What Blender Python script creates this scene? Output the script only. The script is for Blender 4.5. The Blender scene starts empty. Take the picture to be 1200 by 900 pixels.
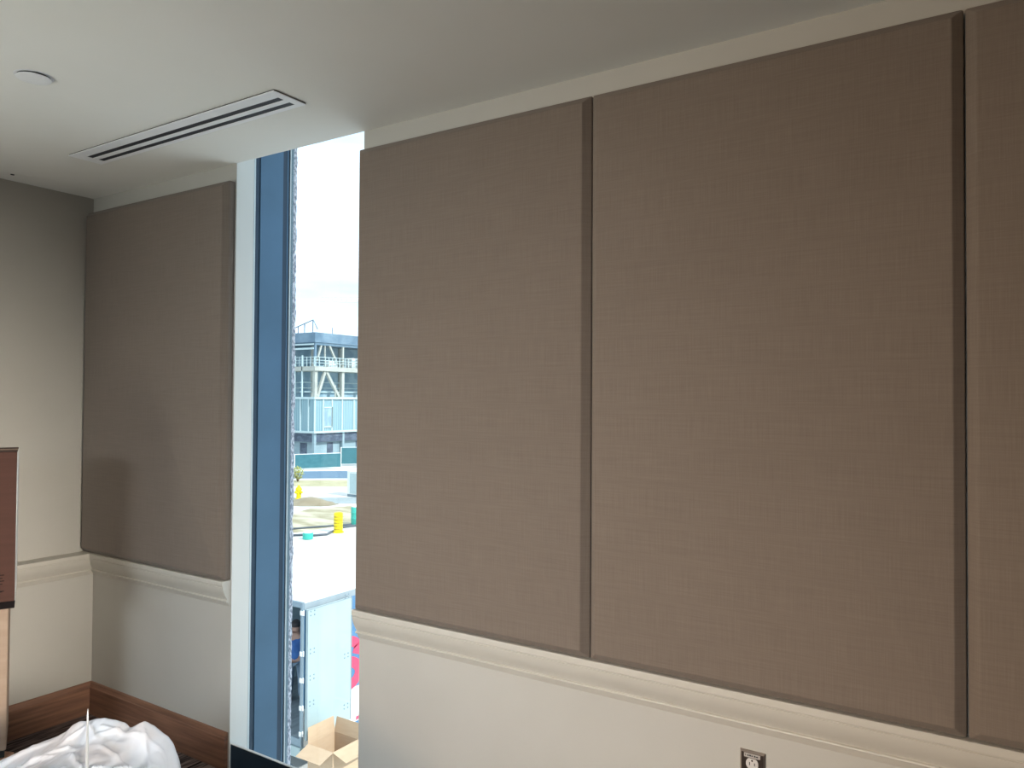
import bpy, bmesh, math, random
from mathutils import Vector, Matrix, noise
random.seed(7)
SC = bpy.context.scene
COL = SC.collection
PI = math.pi

# ------------------------------------------------------------------ materials
def nodes_of(name):
    m = bpy.data.materials.new(name); m.use_nodes = True
    nt = m.node_tree; nt.nodes.clear()
    out = nt.nodes.new('ShaderNodeOutputMaterial')
    return m, nt, out

def mat(name, col, rough=0.6, metal=0.0, col2=None, scale=(8, 8, 8), detail=3.0, bump=0.0, bscale=None,
        spec=0.5, contrast=(0.35, 0.65), sheen=0.0, trans=0.0):
    """principled material whose colour wanders between col and col2 with object-space noise"""
    m, nt, out = nodes_of(name)
    b = nt.nodes.new('ShaderNodeBsdfPrincipled')
    nt.links.new(b.outputs[0], out.inputs[0])
    b.inputs['Roughness'].default_value = rough
    b.inputs['Metallic'].default_value = metal
    b.inputs['Specular IOR Level'].default_value = spec
    b.inputs['Sheen Weight'].default_value = sheen
    tc = nt.nodes.new('ShaderNodeTexCoord')
    mp = nt.nodes.new('ShaderNodeMapping'); mp.inputs['Scale'].default_value = scale
    nt.links.new(tc.outputs['Object'], mp.inputs[0])
    ns = nt.nodes.new('ShaderNodeTexNoise'); ns.inputs['Scale'].default_value = 1.0
    ns.inputs['Detail'].default_value = detail
    nt.links.new(mp.outputs[0], ns.inputs['Vector'])
    cr = nt.nodes.new('ShaderNodeValToRGB')
    c2 = col2 if col2 else tuple(c * 0.93 for c in col)
    cr.color_ramp.elements[0].position = contrast[0]; cr.color_ramp.elements[0].color = (*col, 1)
    cr.color_ramp.elements[1].position = contrast[1]; cr.color_ramp.elements[1].color = (*c2, 1)
    nt.links.new(ns.outputs['Fac'], cr.inputs[0])
    nt.links.new(cr.outputs[0], b.inputs['Base Color'])
    if bump > 0:
        mp2 = nt.nodes.new('ShaderNodeMapping'); mp2.inputs['Scale'].default_value = bscale or scale
        nt.links.new(tc.outputs['Object'], mp2.inputs[0])
        n2 = nt.nodes.new('ShaderNodeTexNoise'); n2.inputs['Scale'].default_value = 1.0; n2.inputs['Detail'].default_value = 4
        nt.links.new(mp2.outputs[0], n2.inputs['Vector'])
        bp = nt.nodes.new('ShaderNodeBump'); bp.inputs['Strength'].default_value = bump; bp.inputs['Distance'].default_value = 0.004
        nt.links.new(n2.outputs['Fac'], bp.inputs['Height'])
        nt.links.new(bp.outputs[0], b.inputs['Normal'])
    if trans > 0:
        tr = nt.nodes.new('ShaderNodeBsdfTranslucent'); tr.inputs[0].default_value = (*col, 1)
        mx = nt.nodes.new('ShaderNodeMixShader'); mx.inputs[0].default_value = trans
        nt.links.new(b.outputs[0], mx.inputs[1]); nt.links.new(tr.outputs[0], mx.inputs[2])
        nt.links.new(mx.outputs[0], out.inputs[0])
    return m

def fabric_mat():
    """taupe woven acoustic cloth: fine weft and warp threads with slubs"""
    m, nt, out = nodes_of('woven_taupe_cloth')
    b = nt.nodes.new('ShaderNodeBsdfPrincipled'); nt.links.new(b.outputs[0], out.inputs[0])
    b.inputs['Roughness'].default_value = 0.9
    b.inputs['Specular IOR Level'].default_value = 0.2
    b.inputs['Sheen Weight'].default_value = 0.15
    b.inputs['Sheen Roughness'].default_value = 0.5
    tc = nt.nodes.new('ShaderNodeTexCoord')
    def nz(scale, det=3):
        mp = nt.nodes.new('ShaderNodeMapping'); mp.inputs['Scale'].default_value = scale
        nt.links.new(tc.outputs['Object'], mp.inputs[0])
        n = nt.nodes.new('ShaderNodeTexNoise'); n.inputs['Scale'].default_value = 1; n.inputs['Detail'].default_value = det
        nt.links.new(mp.outputs[0], n.inputs['Vector']); return n.outputs['Fac']
    def math_(op, a, c):
        n = nt.nodes.new('ShaderNodeMath'); n.operation = op
        for i, v in enumerate((a, c)):
            if isinstance(v, (int, float)): n.inputs[i].default_value = v
            else: nt.links.new(v, n.inputs[i])
        return n.outputs[0]
    warp = nz((420, 420, 9)); weft = nz((9, 9, 420)); mott = nz((2.2, 2.2, 2.2), 2)
    s = math_('ADD', math_('MULTIPLY', warp, 0.55), math_('MULTIPLY', weft, 0.45))
    s2 = math_('ADD', math_('MULTIPLY', s, 0.85), math_('MULTIPLY', mott, 0.15))
    cr = nt.nodes.new('ShaderNodeValToRGB')
    cr.color_ramp.elements[0].position = 0.33; cr.color_ramp.elements[0].color = (0.162, 0.128, 0.104, 1)
    cr.color_ramp.elements[1].position = 0.67; cr.color_ramp.elements[1].color = (0.210, 0.169, 0.139, 1)
    nt.links.new(s2, cr.inputs[0]); nt.links.new(cr.outputs[0], b.inputs['Base Color'])
    bp = nt.nodes.new('ShaderNodeBump'); bp.inputs['Strength'].default_value = 0.35; bp.inputs['Distance'].default_value = 0.001
    nt.links.new(s, bp.inputs['Height']); nt.links.new(bp.outputs[0], b.inputs['Normal'])
    return m

def glass_mat():
    m, nt, out = nodes_of('clear_glazing')
    t = nt.nodes.new('ShaderNodeBsdfTransparent'); t.inputs[0].default_value = (0.93, 0.97, 1.0, 1)
    g = nt.nodes.new('ShaderNodeBsdfGlossy'); g.inputs['Roughness'].default_value = 0.02
    lw = nt.nodes.new('ShaderNodeLayerWeight'); lw.inputs[0].default_value = 0.5
    pw = nt.nodes.new('ShaderNodeMath'); pw.operation = 'POWER'; pw.inputs[1].default_value = 4.0
    mul = nt.nodes.new('ShaderNodeMath'); mul.operation = 'MULTIPLY_ADD'; mul.inputs[1].default_value = 0.6; mul.inputs[2].default_value = 0.03
    mx = nt.nodes.new('ShaderNodeMixShader')
    nt.links.new(lw.outputs['Facing'], pw.inputs[0]); nt.links.new(pw.outputs[0], mul.inputs[0]); nt.links.new(mul.outputs[0], mx.inputs[0])
    nt.links.new(t.outputs[0], mx.inputs[1]); nt.links.new(g.outputs[0], mx.inputs[2])
    nt.links.new(mx.outputs[0], out.inputs[0])
    return m

def carpet_mat():
    m, nt, out = nodes_of('dark_plank_carpet')
    b = nt.nodes.new('ShaderNodeBsdfPrincipled'); nt.links.new(b.outputs[0], out.inputs[0])
    b.inputs['Roughness'].default_value = 1.0; b.inputs['Specular IOR Level'].default_value = 0.1
    tc = nt.nodes.new('ShaderNodeTexCoord')
    mp = nt.nodes.new('ShaderNodeMapping'); mp.inputs['Rotation'].default_value = (0, 0, PI / 2)
    nt.links.new(tc.outputs['Object'], mp.inputs[0])
    br = nt.nodes.new('ShaderNodeTexBrick')
    br.inputs['Scale'].default_value = 1.0; br.inputs['Brick Width'].default_value = 1.0; br.inputs['Row Height'].default_value = 0.25
    br.inputs['Mortar Size'].default_value = 0.006
    br.inputs['Color1'].default_value = (0.125, 0.098, 0.094, 1); br.inputs['Color2'].default_value = (0.17, 0.140, 0.132, 1)
    br.inputs['Mortar'].default_value = (0.020, 0.015, 0.015, 1)
    nt.links.new(mp.outputs[0], br.inputs['Vector'])
    mp2 = nt.nodes.new('ShaderNodeMapping'); mp2.inputs['Scale'].default_value = (90, 9, 10)
    nt.links.new(tc.outputs['Object'], mp2.inputs[0])
    n = nt.nodes.new('ShaderNodeTexNoise'); n.inputs['Scale'].default_value = 1; n.inputs['Detail'].default_value = 4
    nt.links.new(mp2.outputs[0], n.inputs['Vector'])
    cr = nt.nodes.new('ShaderNodeValToRGB'); cr.color_ramp.elements[0].position = .4; cr.color_ramp.elements[1].position = .62
    cr.color_ramp.elements[0].color = (.35, .35, .38, 1); cr.color_ramp.elements[1].color = (1.6, 1.55, 1.5, 1)
    nt.links.new(n.outputs['Fac'], cr.inputs[0])
    mx = nt.nodes.new('ShaderNodeMix'); mx.data_type = 'RGBA'; mx.blend_type = 'MULTIPLY'; mx.inputs[0].default_value = 1
    nt.links.new(br.outputs['Color'], mx.inputs[6]); nt.links.new(cr.outputs[0], mx.inputs[7])
    nt.links.new(mx.outputs[2], b.inputs['Base Color'])
    return m

def door_stripe_mat(name, a, c, freq):
    """vertical ribs along object x+y"""
    m, nt, out = nodes_of(name)
    b = nt.nodes.new('ShaderNodeBsdfPrincipled'); nt.links.new(b.outputs[0], out.inputs[0]); b.inputs['Roughness'].default_value = .6
    tc = nt.nodes.new('ShaderNodeTexCoord')
    w = nt.nodes.new('ShaderNodeTexWave'); w.wave_type = 'BANDS'; w.bands_direction = 'DIAGONAL'
    mp = nt.nodes.new('ShaderNodeMapping'); mp.inputs['Scale'].default_value = (1, 1, 0.0)
    nt.links.new(tc.outputs['Object'], mp.inputs[0]); nt.links.new(mp.outputs[0], w.inputs['Vector'])
    w.inputs['Scale'].default_value = freq; w.inputs['Distortion'].default_value = .4
    cr = nt.nodes.new('ShaderNodeValToRGB'); cr.color_ramp.elements[0].color = (*a, 1); cr.color_ramp.elements[1].color = (*c, 1)
    nt.links.new(w.outputs['Fac'], cr.inputs[0]); nt.links.new(cr.outputs[0], b.inputs['Base Color'])
    return m

M = {}
M['wall'] = mat('warm_white_wall_paint', (0.48, 0.46, 0.42), 0.75, col2=(0.46, 0.44, 0.40), scale=(3, 3, 3), bump=0.05, bscale=(160, 160, 160))
M['ceiling'] = mat('flat_ceiling_paint', (0.80, 0.785, 0.75), 0.9, col2=(0.78, 0.765, 0.72), scale=(2, 2, 2), bump=0.04, bscale=(120, 120, 120))
M['reveal'] = mat('lit_reveal_white', (0.80, 0.81, 0.78), 0.6, col2=(0.78, 0.79, 0.76), scale=(3, 3, 3))  # lighter copy of the wall paint, jamb daylight put into the colour
M['trim'] = mat('satin_trim_paint', (0.54, 0.51, 0.455), 0.45, col2=(0.52, 0.49, 0.435), scale=(5, 5, 40))
M['fabric'] = fabric_mat()
M['glass'] = glass_mat()
M['carpet'] = carpet_mat()
M['walnut'] = mat('stained_walnut', (0.28, 0.145, 0.092), 0.42, col2=(0.16, 0.080, 0.052), scale=(3, 3, 60), detail=5, bump=.1)
M['frame'] = mat('blue_grey_window_metal', (0.075, 0.16, 0.26), 0.38, 0.35, col2=(0.065, 0.14, 0.225), scale=(2, 2, 3))
M['frame_dark'] = mat('dark_blue_groove_metal', (0.025, 0.055, 0.095), 0.45, 0.3)
M['bead'] = mat('pale_metal_edge', (0.62, 0.70, 0.72), 0.4, 0.2)
M['gasket'] = mat('grey_blue_gasket', (0.16, 0.24, 0.29), 0.6)
M['stone'] = mat('rough_broken_masonry', (0.78, 0.78, 0.84), 0.9, col2=(0.26, 0.28, 0.34), scale=(160, 160, 60), contrast=(.42, .58), bump=.8)
M['vent'] = mat('white_diffuser_enamel', (0.90, 0.90, 0.92), 0.35)
M['slot'] = mat('black_slot_paint', (0.02, 0.022, 0.03), 0.6)
M['edge_dark'] = mat('dark_shadow_and_print', (0.05, 0.05, 0.055), 0.8)  # dark print, and painted shadow gaps of the ceiling fittings
M['carton'] = mat('brown_corrugated_board', (0.070, 0.026, 0.017), 0.85, col2=(0.062, 0.023, 0.014), scale=(4, 4, 60))  # darkened base, the front's backlit shade is put into the colour
M['carton_pale'] = mat('tan_corrugated_board', (0.40, 0.29, 0.215), 0.8, col2=(0.36, 0.255, 0.185), scale=(4, 4, 30))
M['black_ink'] = mat('black_print', (0.008, 0.005, 0.005), 0.8, spec=0.15)
M['ply'] = mat('reddish_plywood', (0.58, 0.31, 0.19), 0.6, col2=(0.45, 0.22, 0.13), scale=(4, 30, 30))
M['rubber'] = mat('black_rubber', (0.02, 0.02, 0.02), 0.7)
M['plastic_bag'] = mat('thin_white_plastic_film', (0.80, 0.85, 0.94), 0.2, col2=(0.80, 0.76, 0.78), scale=(5, 5, 6), contrast=(.45, .62), bump=.25, bscale=(40, 40, 40), trans=.25)
M['plastic_tie'] = mat('clear_plastic_tie', (0.82, 0.82, 0.82), 0.25)
M['bronze'] = mat('dark_bronze_plate', (0.095, 0.075, 0.065), 0.3, 0.75)
M['bronze_rim'] = mat('pale_bronze_bevel', (0.45, 0.38, 0.33), 0.3, 0.8)  # bevel paler than the plate
M['ivory'] = mat('white_receptacle_plastic', (0.62, 0.58, 0.56), 0.35)
M['label'] = mat('silver_label_tape', (0.45, 0.42, 0.40), 0.4)
M['screw'] = mat('brass_screw', (0.5, 0.42, 0.3), 0.3, 0.9)
# outdoors
M['ground'] = mat('pale_graded_ground', (0.66, 0.66, 0.64), 0.9, col2=(0.60, 0.60, 0.57), scale=(.2, .2, .2))
M['sand'] = mat('tan_sand', (0.31, 0.275, 0.17), 0.95, col2=(0.52, 0.48, 0.36), scale=(.35, .8, .35), contrast=(.4, .6), detail=6)
M['dirt'] = mat('brown_dirt', (0.30, 0.26, 0.18), 0.95, col2=(0.24, 0.20, 0.13), scale=(.9, .9, .9))
M['verge'] = mat('dry_grass', (0.36, 0.34, 0.20), 0.95, col2=(0.46, 0.42, 0.27), scale=(.5, .5, .5))
M['asphalt'] = mat('blue_grey_asphalt', (0.12, 0.20, 0.285), 0.9, scale=(.5, .5, .5))
M['asphalt_pale'] = mat('pale_grey_asphalt', (0.30, 0.35, 0.36), 0.9, scale=(.5, .5, .5))
M['kerb'] = mat('white_concrete_kerb', (0.75, 0.76, 0.76), 0.8)
M['screen'] = mat('teal_windscreen_mesh', (0.035, 0.135, 0.165), 0.9, col2=(0.05, 0.165, 0.195), scale=(1.5, 1.5, 3))
M['galv'] = mat('galvanised_pipe', (0.5, 0.56, 0.6), 0.5, 0.3)
M['steel_white'] = mat('fireproofed_steel', (0.40, 0.42, 0.38), 0.9, col2=(0.34, 0.36, 0.33), scale=(1, 1, 1))
M['steel_blue'] = mat('primed_blue_steel', (0.15, 0.23, 0.30), 0.7, col2=(0.09, 0.155, 0.22), scale=(.6, .6, .6))
M['soffit'] = mat('dark_grey_soffit_board', (0.085, 0.115, 0.16), 0.8, col2=(0.05, 0.07, 0.105), scale=(1.2, 1.2, 2.5), contrast=(.42, .55))  # mottled dark grey, also fills the ground floor openings
M['deck'] = mat('metal_floor_deck', (0.11, 0.18, 0.24), 0.8)
M['core'] = mat('blue_grey_inner_wall', (0.20, 0.31, 0.38), 0.9, col2=(0.28, 0.40, 0.47), scale=(.7, .7, .5), contrast=(.45, .55))  # mottled blue-grey, also used for the window panes
M['studs'] = door_stripe_mat('pale_stud_sheathing', (0.13, 0.25, 0.30), (0.27, 0.40, 0.44), 2.4)
M['pale_trim'] = mat('pale_cyan_trim', (0.44, 0.56, 0.58), 0.7)
M['lower_wall'] = mat('pale_grey_block', (0.26, 0.35, 0.39), 0.9, col2=(0.22, 0.31, 0.35), scale=(1, 1, 3))
M['yellow'] = mat('safety_yellow', (0.80, 0.62, 0.0), 0.6)
M['yellow_dark'] = mat('ochre_band', (0.42, 0.30, 0.0), 0.6)
M['white'] = mat('white_enamel', (0.78, 0.82, 0.82), 0.5)
M['teal_plastic'] = mat('teal_plastic', (0.04, 0.42, 0.34), 0.5)
M['black_hose'] = mat('dark_hose', (0.08, 0.10, 0.12), 0.7)
M['leaf'] = mat('spring_leaf', (0.16, 0.34, 0.07), 0.8, col2=(0.10, 0.24, 0.05), scale=(6, 6, 6))
M['leaf_yellow'] = mat('yellow_leaf', (0.46, 0.46, 0.15), 0.8, col2=(0.34, 0.38, 0.10), scale=(6, 6, 6))
M['bark'] = mat('twig_bark', (0.12, 0.08, 0.05), 0.9)
M['trailer_white'] = mat('trailer_white_paint', (0.80, 0.82, 0.82), 0.4)
M['door_inner'] = mat('pale_door_liner', (0.36, 0.45, 0.46), 0.5, col2=(0.335, 0.425, 0.435), scale=(1.5, 1.5, 1.5))
M['livery_blue'] = mat('livery_blue', (0.075, 0.20, 0.36), 0.5, col2=(0.065, 0.175, 0.32), scale=(2, 2, 2))
M['livery_pink'] = mat('livery_red_pink', (0.66, 0.06, 0.13), 0.5)
M['trailer_metal'] = mat('trailer_galvanised_post', (0.22, 0.29, 0.34), 0.5, 0.2)
M['rail_grey'] = mat('weathered_rail_aluminium', (0.27, 0.32, 0.35), 0.6)
M['trailer_in'] = mat('trailer_liner', (0.40, 0.52, 0.56), 0.8, col2=(0.36, 0.48, 0.52), scale=(1, 1, 8))
M['trailer_floor'] = mat('trailer_plank_floor', (0.20, 0.24, 0.26), 0.8, col2=(0.15, 0.18, 0.20), scale=(12, 1, 1))
M['tail_red'] = mat('red_lamp_plastic', (0.55, 0.03, 0.05), 0.3)
M['jacket'] = mat('blue_work_shirt', (0.030, 0.10, 0.30), 0.9, col2=(0.05, 0.15, 0.40), scale=(6, 6, 6), contrast=(.4, .6))
M['trousers'] = mat('grey_blue_trousers', (0.10, 0.15, 0.21), 0.9, col2=(0.18, 0.24, 0.30), scale=(6, 6, 5), contrast=(.4, .6))
M['skin'] = mat('skin', (0.42, 0.25, 0.19), 0.6)
M['hair'] = mat('dark_hair', (0.03, 0.022, 0.022), 0.7)
M['shoe'] = mat('dark_shoe_leather', (0.03, 0.03, 0.035), 0.5)
M['open_carton'] = mat('golden_corrugated_board', (0.52, 0.375, 0.245), 0.85, col2=(0.48, 0.34, 0.22), scale=(4, 4, 30))
M['crane'] = mat('crane_haze_tint', (0.70, 0.74, 0.76), 0.7)  # very pale, distance haze is put into the colour

# ------------------------------------------------------------------ geometry helpers
class MB:
    def __init__(s): s.v = []; s.f = []
    def add(s, vs, fs):
        n = len(s.v); s.v += [Vector(v) for v in vs]; s.f += [tuple(i + n for i in f) for f in fs]; return s
    def box(s, x0, x1, y0, y1, z0, z1):
        if x0 > x1: x0, x1 = x1, x0
        if y0 > y1: y0, y1 = y1, y0
        if z0 > z1: z0, z1 = z1, z0
        vs = [(x, y, z) for x in (x0, x1) for y in (y0, y1) for z in (z0, z1)]
        return s.add(vs, [(0, 1, 3, 2), (4, 6, 7, 5), (0, 4, 5, 1), (2, 3, 7, 6), (0, 2, 6, 4), (1, 5, 7, 3)])
    def obox(s, o, a, b, c):
        """box from corner o spanned by vectors a, b, c"""
        o, a, b, c = map(Vector, (o, a, b, c))
        vs = [o + i * a + j * b + k * c for i in (0, 1) for j in (0, 1) for k in (0, 1)]
        return s.add(vs, [(0, 1, 3, 2), (4, 6, 7, 5), (0, 4, 5, 1), (2, 3, 7, 6), (0, 2, 6, 4), (1, 5, 7, 3)])
    def bar(s, p, q, w, h):
        p, q = Vector(p), Vector(q); d = (q - p).normalized()
        up = Vector((0, 0, 1)) if abs(d.z) < .95 else Vector((0, 1, 0))
        r = d.cross(up).normalized(); u = r.cross(d).normalized()
        return s.obox(p - r * w / 2 - u * h / 2, q - p, r * w, u * h)
    def tube(s, pts, r, n=10, cap=True):
        pts = [Vector(p) for p in pts]; rs = r if isinstance(r, (list, tuple)) else [r] * len(pts)
        base = len(s.v); prev = None
        for i, p in enumerate(pts):
            d = (pts[min(i + 1, len(pts) - 1)] - pts[max(i - 1, 0)]).normalized()
            if prev is None:
                up = Vector((0, 0, 1)) if abs(d.z) < .9 else Vector((1, 0, 0))
                a = d.cross(up).normalized()
            else: a = (prev - d * prev.dot(d)).normalized()
            prev = a; b = d.cross(a)
            for k in range(n):
                t = 2 * PI * k / n; s.v.append(p + (a * math.cos(t) + b * math.sin(t)) * rs[i])
        for i in range(len(pts) - 1):
            for k in range(n):
                k2 = (k + 1) % n
                s.f.append((base + i * n + k, base + i * n + k2, base + (i + 1) * n + k2, base + (i + 1) * n + k))
        if cap:
            s.f.append(tuple(base + k for k in range(n))[::-1]); s.f.append(tuple(base + (len(pts) - 1) * n + k for k in range(n)))
        return s
    def lathe(s, c, prof, n=32, axis='z'):
        """prof: list of (radius, height)"""
        base = len(s.v); c = Vector(c)
        for r, h in prof:
            for k in range(n):
                t = 2 * PI * k / n; a, b = r * math.cos(t), r * math.sin(t)
                s.v.append(c + (Vector((a, b, h)) if axis == 'z' else Vector((a, h, b)) if axis == 'y' else Vector((h, a, b))))
        for i in range(len(prof) - 1):
            for k in range(n):
                k2 = (k + 1) % n
                s.f.append((base + i * n + k, base + i * n + k2, base + (i + 1) * n + k2, base + (i + 1) * n + k))
        s.f.append(tuple(base + k for k in range(n))[::-1]); s.f.append(tuple(base + (len(prof) - 1) * n + k for k in range(n)))
        return s
    def loops(s, loops, cap=True, closed=True):
        """stitch consecutive vertex loops of equal length"""
        base = len(s.v); n = len(loops[0])
        for l in loops: s.v += [Vector(p) for p in l]
        for i in range(len(loops) - 1):
            for k in range(n if closed else n - 1):
                k2 = (k + 1) % n
                s.f.append((base + i * n + k, base + i * n + k2, base + (i + 1) * n + k2, base + (i + 1) * n + k))
        if cap:
            s.f.append(tuple(base + k for k in range(n))[::-1]); s.f.append(tuple(base + (len(loops) - 1) * n + k for k in range(n)))
        return s
    def build(s, name, m, parent=None, smooth=None, bevel=0, loc=None):
        off = Vector((0, 0, 0))
        if parent is not None:
            p = parent
            while p is not None: off += p.location; p = p.parent
            o_loc = Vector((0, 0, 0))
        else:
            if loc is None:
                xs = [v.x for v in s.v]; ys = [v.y for v in s.v]; zs = [v.z for v in s.v]
                loc = ((min(xs) + max(xs)) / 2, (min(ys) + max(ys)) / 2, min(zs))
            o_loc = Vector(loc); off = o_loc.copy()
        me = bpy.data.meshes.new(name)
        me.from_pydata([v - off for v in s.v], [], s.f); me.update()
        bm = bmesh.new(); bm.from_mesh(me); bmesh.ops.recalc_face_normals(bm, faces=bm.faces); bm.to_mesh(me); bm.free()
        o = bpy.data.objects.new(name, me); COL.objects.link(o); me.materials.append(m)
        o.location = o_loc
        if parent is not None: o.parent = parent
        if smooth: me.shade_smooth() if smooth is True else me.set_sharp_from_angle(angle=math.radians(smooth))
        if smooth and smooth is not True:
            for p in me.polygons: p.use_smooth = True
        if bevel:
            b = o.modifiers.new('bevel', 'BEVEL'); b.width = bevel; b.segments = 2; b.limit_method = 'ANGLE'; b.angle_limit = math.radians(40)
        return o

def thing(name, label, cat, loc, group=None):
    o = bpy.data.objects.new(name, None); COL.objects.link(o); o.location = loc; o.empty_display_size = .1
    o['label'] = label; o['category'] = cat
    if group: o['group'] = group
    return o
def tag(o, label, cat, group=None, kind=None):
    o['label'] = label; o['category'] = cat
    if group: o['group'] = group
    if kind: o['kind'] = kind
    return o
def struct(o):
    o['kind'] = 'structure'; return o

# ------------------------------------------------------------------ room shell
CEIL = 2.654; WY = 2.15; XL = -3.941; AL = -2.832; AR = -2.068
XR, YB = 3.6, -4.2; RZ_ = .822
struct(MB().box(XL - .15, XR + .15, YB - .15, WY + .0, -.25, 0).build('floor', M['carpet'], loc=(0, 0, -.25)))
struct(MB().box(XL - .15, XR + .15, YB - .15, WY, CEIL, CEIL + .2).build('ceiling', M['ceiling'], loc=(0, 0, CEIL)))
w = MB()
w.box(XL - .20, AL, WY, 2.243, -.25, 3.05)
w.box(AR, XR + .15, WY, 2.243, -.25, 3.05)
w.box(XL - .15, XR + .15, 2.255, 2.60, 3.05, 3.4)
w.box(XL - .15, XR + .15, WY, 2.255, 3.05, 3.4)
w.box(AL, AR, 2.0, WY + .004, CEIL + .2, 3.4)
struct(w.build('wall_front', M['wall'], loc=(0, WY, 0)))
XLU = -3.992
wl = MB(); wl.box(XL - .20, XL, YB, WY, 0, RZ_ - .004); wl.box(XL - .20, XLU, YB, WY, RZ_ - .004, CEIL)
struct(wl.build('wall_left', M['wall'], loc=(XL, 0, 0)))
struct(MB().box(XR, XR + .15, YB, WY, 0, CEIL).build('wall_right', M['wall'], loc=(XR, 0, 0)))
struct(MB().box(XL - .15, XR + .15, YB - .15, YB, 0, CEIL).build('wall_back', M['wall'], loc=(0, YB, 0)))
rv_ = MB(); rv_.box(AL - .003, AL + .0008, WY + .0005, 2.2425, -.25, 3.05); rv_.box(AR - .0008, AR + .003, WY + .0005, 2.2425, -.25, 3.05)
struct(rv_.build('trim_5', M['reveal'], loc=(AL, WY, 0)))
# facade outside the finished wall, down to the ground two floors below
ex = MB()
ex.box(XL - 3, AL - .10, 2.27, 2.47, -5.6, 3.4)
ex.box(AR + .10, XR + 3, 2.27, 2.47, -5.6, 3.4)
ex.box(AL - .10, AR + .10, 2.27, 2.47, -5.6, -.60)
struct(ex.build('wall_outside', M['lower_wall'], loc=(0, 2.4, -5.6)))

# chair rail profile: (projection, height from the top)
RZ = .822
rail_prof = [(0, 0), (.0415, 0), (.043, -.002), (.043, -.019), (.0415, -.021), (.0375, -.0215), (.0375, -.0245), (.0395, -.0255), (.0385, -.032), (.035, -.046),
             (.029, -.060), (.022, -.072), (.0165, -.081), (.0145, -.0855), (.0205, -.087), (.022, -.0905), (.0195, -.094),
             (.0125, -.0955), (.0045, -.112), (.003, -.115), (0, -.115)]
def run_front(prof, z0, xa, xb, mitre_left=False):
    la = [(xa + (p if mitre_left else 0), WY - p, z0 + h) for p, h in prof]
    lb = [(xb, WY - p, z0 + h) for p, h in prof]
    return MB().loops([la, lb])
def run_left(prof, z0, ya):
    la = [(XL + p, ya, z0 + h) for p, h in prof]
    lb = [(XL + p, WY - p, z0 + h) for p, h in prof]
    return MB().loops([la, lb])
struct(run_front(rail_prof, RZ, XL, AL - .006, True).build('trim_1', M['trim'], smooth=25))
struct(run_front(rail_prof, RZ, AR - .002, XR).build('trim_2', M['trim'], smooth=25))
rl_ = run_left(rail_prof, RZ, YB); rl_.box(XLU, XL + .004, YB, WY, RZ - .004, RZ)
struct(rl_.build('trim_3', M['trim'], smooth=25))
# walnut baseboard with a small sloped cap
BZ = .161
base_prof = [(0, 0), (.004, 0), (.008, -.004), (.013, -.022), (.0165, -.026), (.0165, -BZ), (0, -BZ)]
struct(run_front(base_prof, BZ, XL, AL - .012, True).build('baseboard_front', M['walnut'], smooth=20))
struct(run_left(base_prof, BZ, YB).build('baseboard_left', M['walnut'], smooth=20))
struct(run_front(base_prof, BZ, AR + .01, XR).build('baseboard_right', M['walnut'], smooth=20))
# plaster hairline ridge and pin hole in the ceiling close to the left wall
sm = MB(); sm.tube([(-3.872, 1.66, CEIL), (-3.845, 1.75, CEIL - .0006), (-3.80, 1.87, CEIL)], [.001, .0022, .001], 6)
struct(sm.build('trim_4', M['ceiling'], smooth=30))
hole = MB().lathe((-3.868, 1.705, CEIL - .004), [(.006, .006), (.009, .001), (.0075, 0)], 14)
tag(hole.build('ceiling_anchor', M['edge_dark']), 'tiny dark screw anchor in the ceiling close to the left wall', 'anchor')

# ------------------------------------------------------------------ window
win = bpy.data.objects.new('window_1', None); COL.objects.link(win); win.location = ((AL + AR) / 2, 2.4, -.5); struct(win)
def mullion(x, sgn, name):
    f = MB()
    f.box(x - sgn * .095, x - sgn * .006, 2.2445, 2.47, -.60, 3.05)          # hollow body behind the grooves
    f.box(x - sgn * .01, x, 2.280, 2.409, -.60, 3.05)
    f.box(x - sgn * .01, x - sgn * .002, 2.435, 2.441, -.60, 3.05)
    o = f.build(name, M['frame'], win)
    g = MB(); g.box(x - sgn * .0065, x - sgn * .004, 2.252, 2.280, -.60, 3.05); g.box(x - sgn * .0065, x - sgn * .003, 2.409, 2.435, -.60, 3.05); g.box(x - sgn * .0065, x - sgn * .003, 2.441, 2.450, -.60, 3.05)
    g.build('frame_groove', M['frame_dark'], win)
    MB().box(x - sgn * .012, x + sgn * .0012, 2.2435, 2.252, -.60, 3.05).build('corner_bead', M['bead'], win)
    MB().box(x - sgn * .0065, x + sgn * .001, 2.450, 2.456, -.60, 3.05).build('glazing_bead', M['bead'], win)
    MB().box(x - sgn * .0065, x, 2.456, 2.4715, -.60, 3.05).build('gasket', M['gasket'], win)
mullion(AL, 1, 'window_frame'); mullion(AR, -1, 'window_frame')
MB().box(AL + .001, AR - .001, 2.460, 2.466, -.56, 3.02).build('glass_pane', M['glass'], win)
MB().box(AL, AR, 2.30, 2.475, -.66, -.56).build('bottom_rail', M['frame'], win)
MB().box(AL, AR, 2.30, 2.475, 3.02, 3.10).build('head_rail', M['frame'], win)
MB().box(AL + .006, AR - .002, WY + .002, WY + .012, -.25, .113).build('sill_panel', M['frame_dark'], win)
MB().box(AL + .004, AR - .002, WY + .001, WY + .012, .113, .1158).build('sill_cap', M['reveal'], win)
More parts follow.
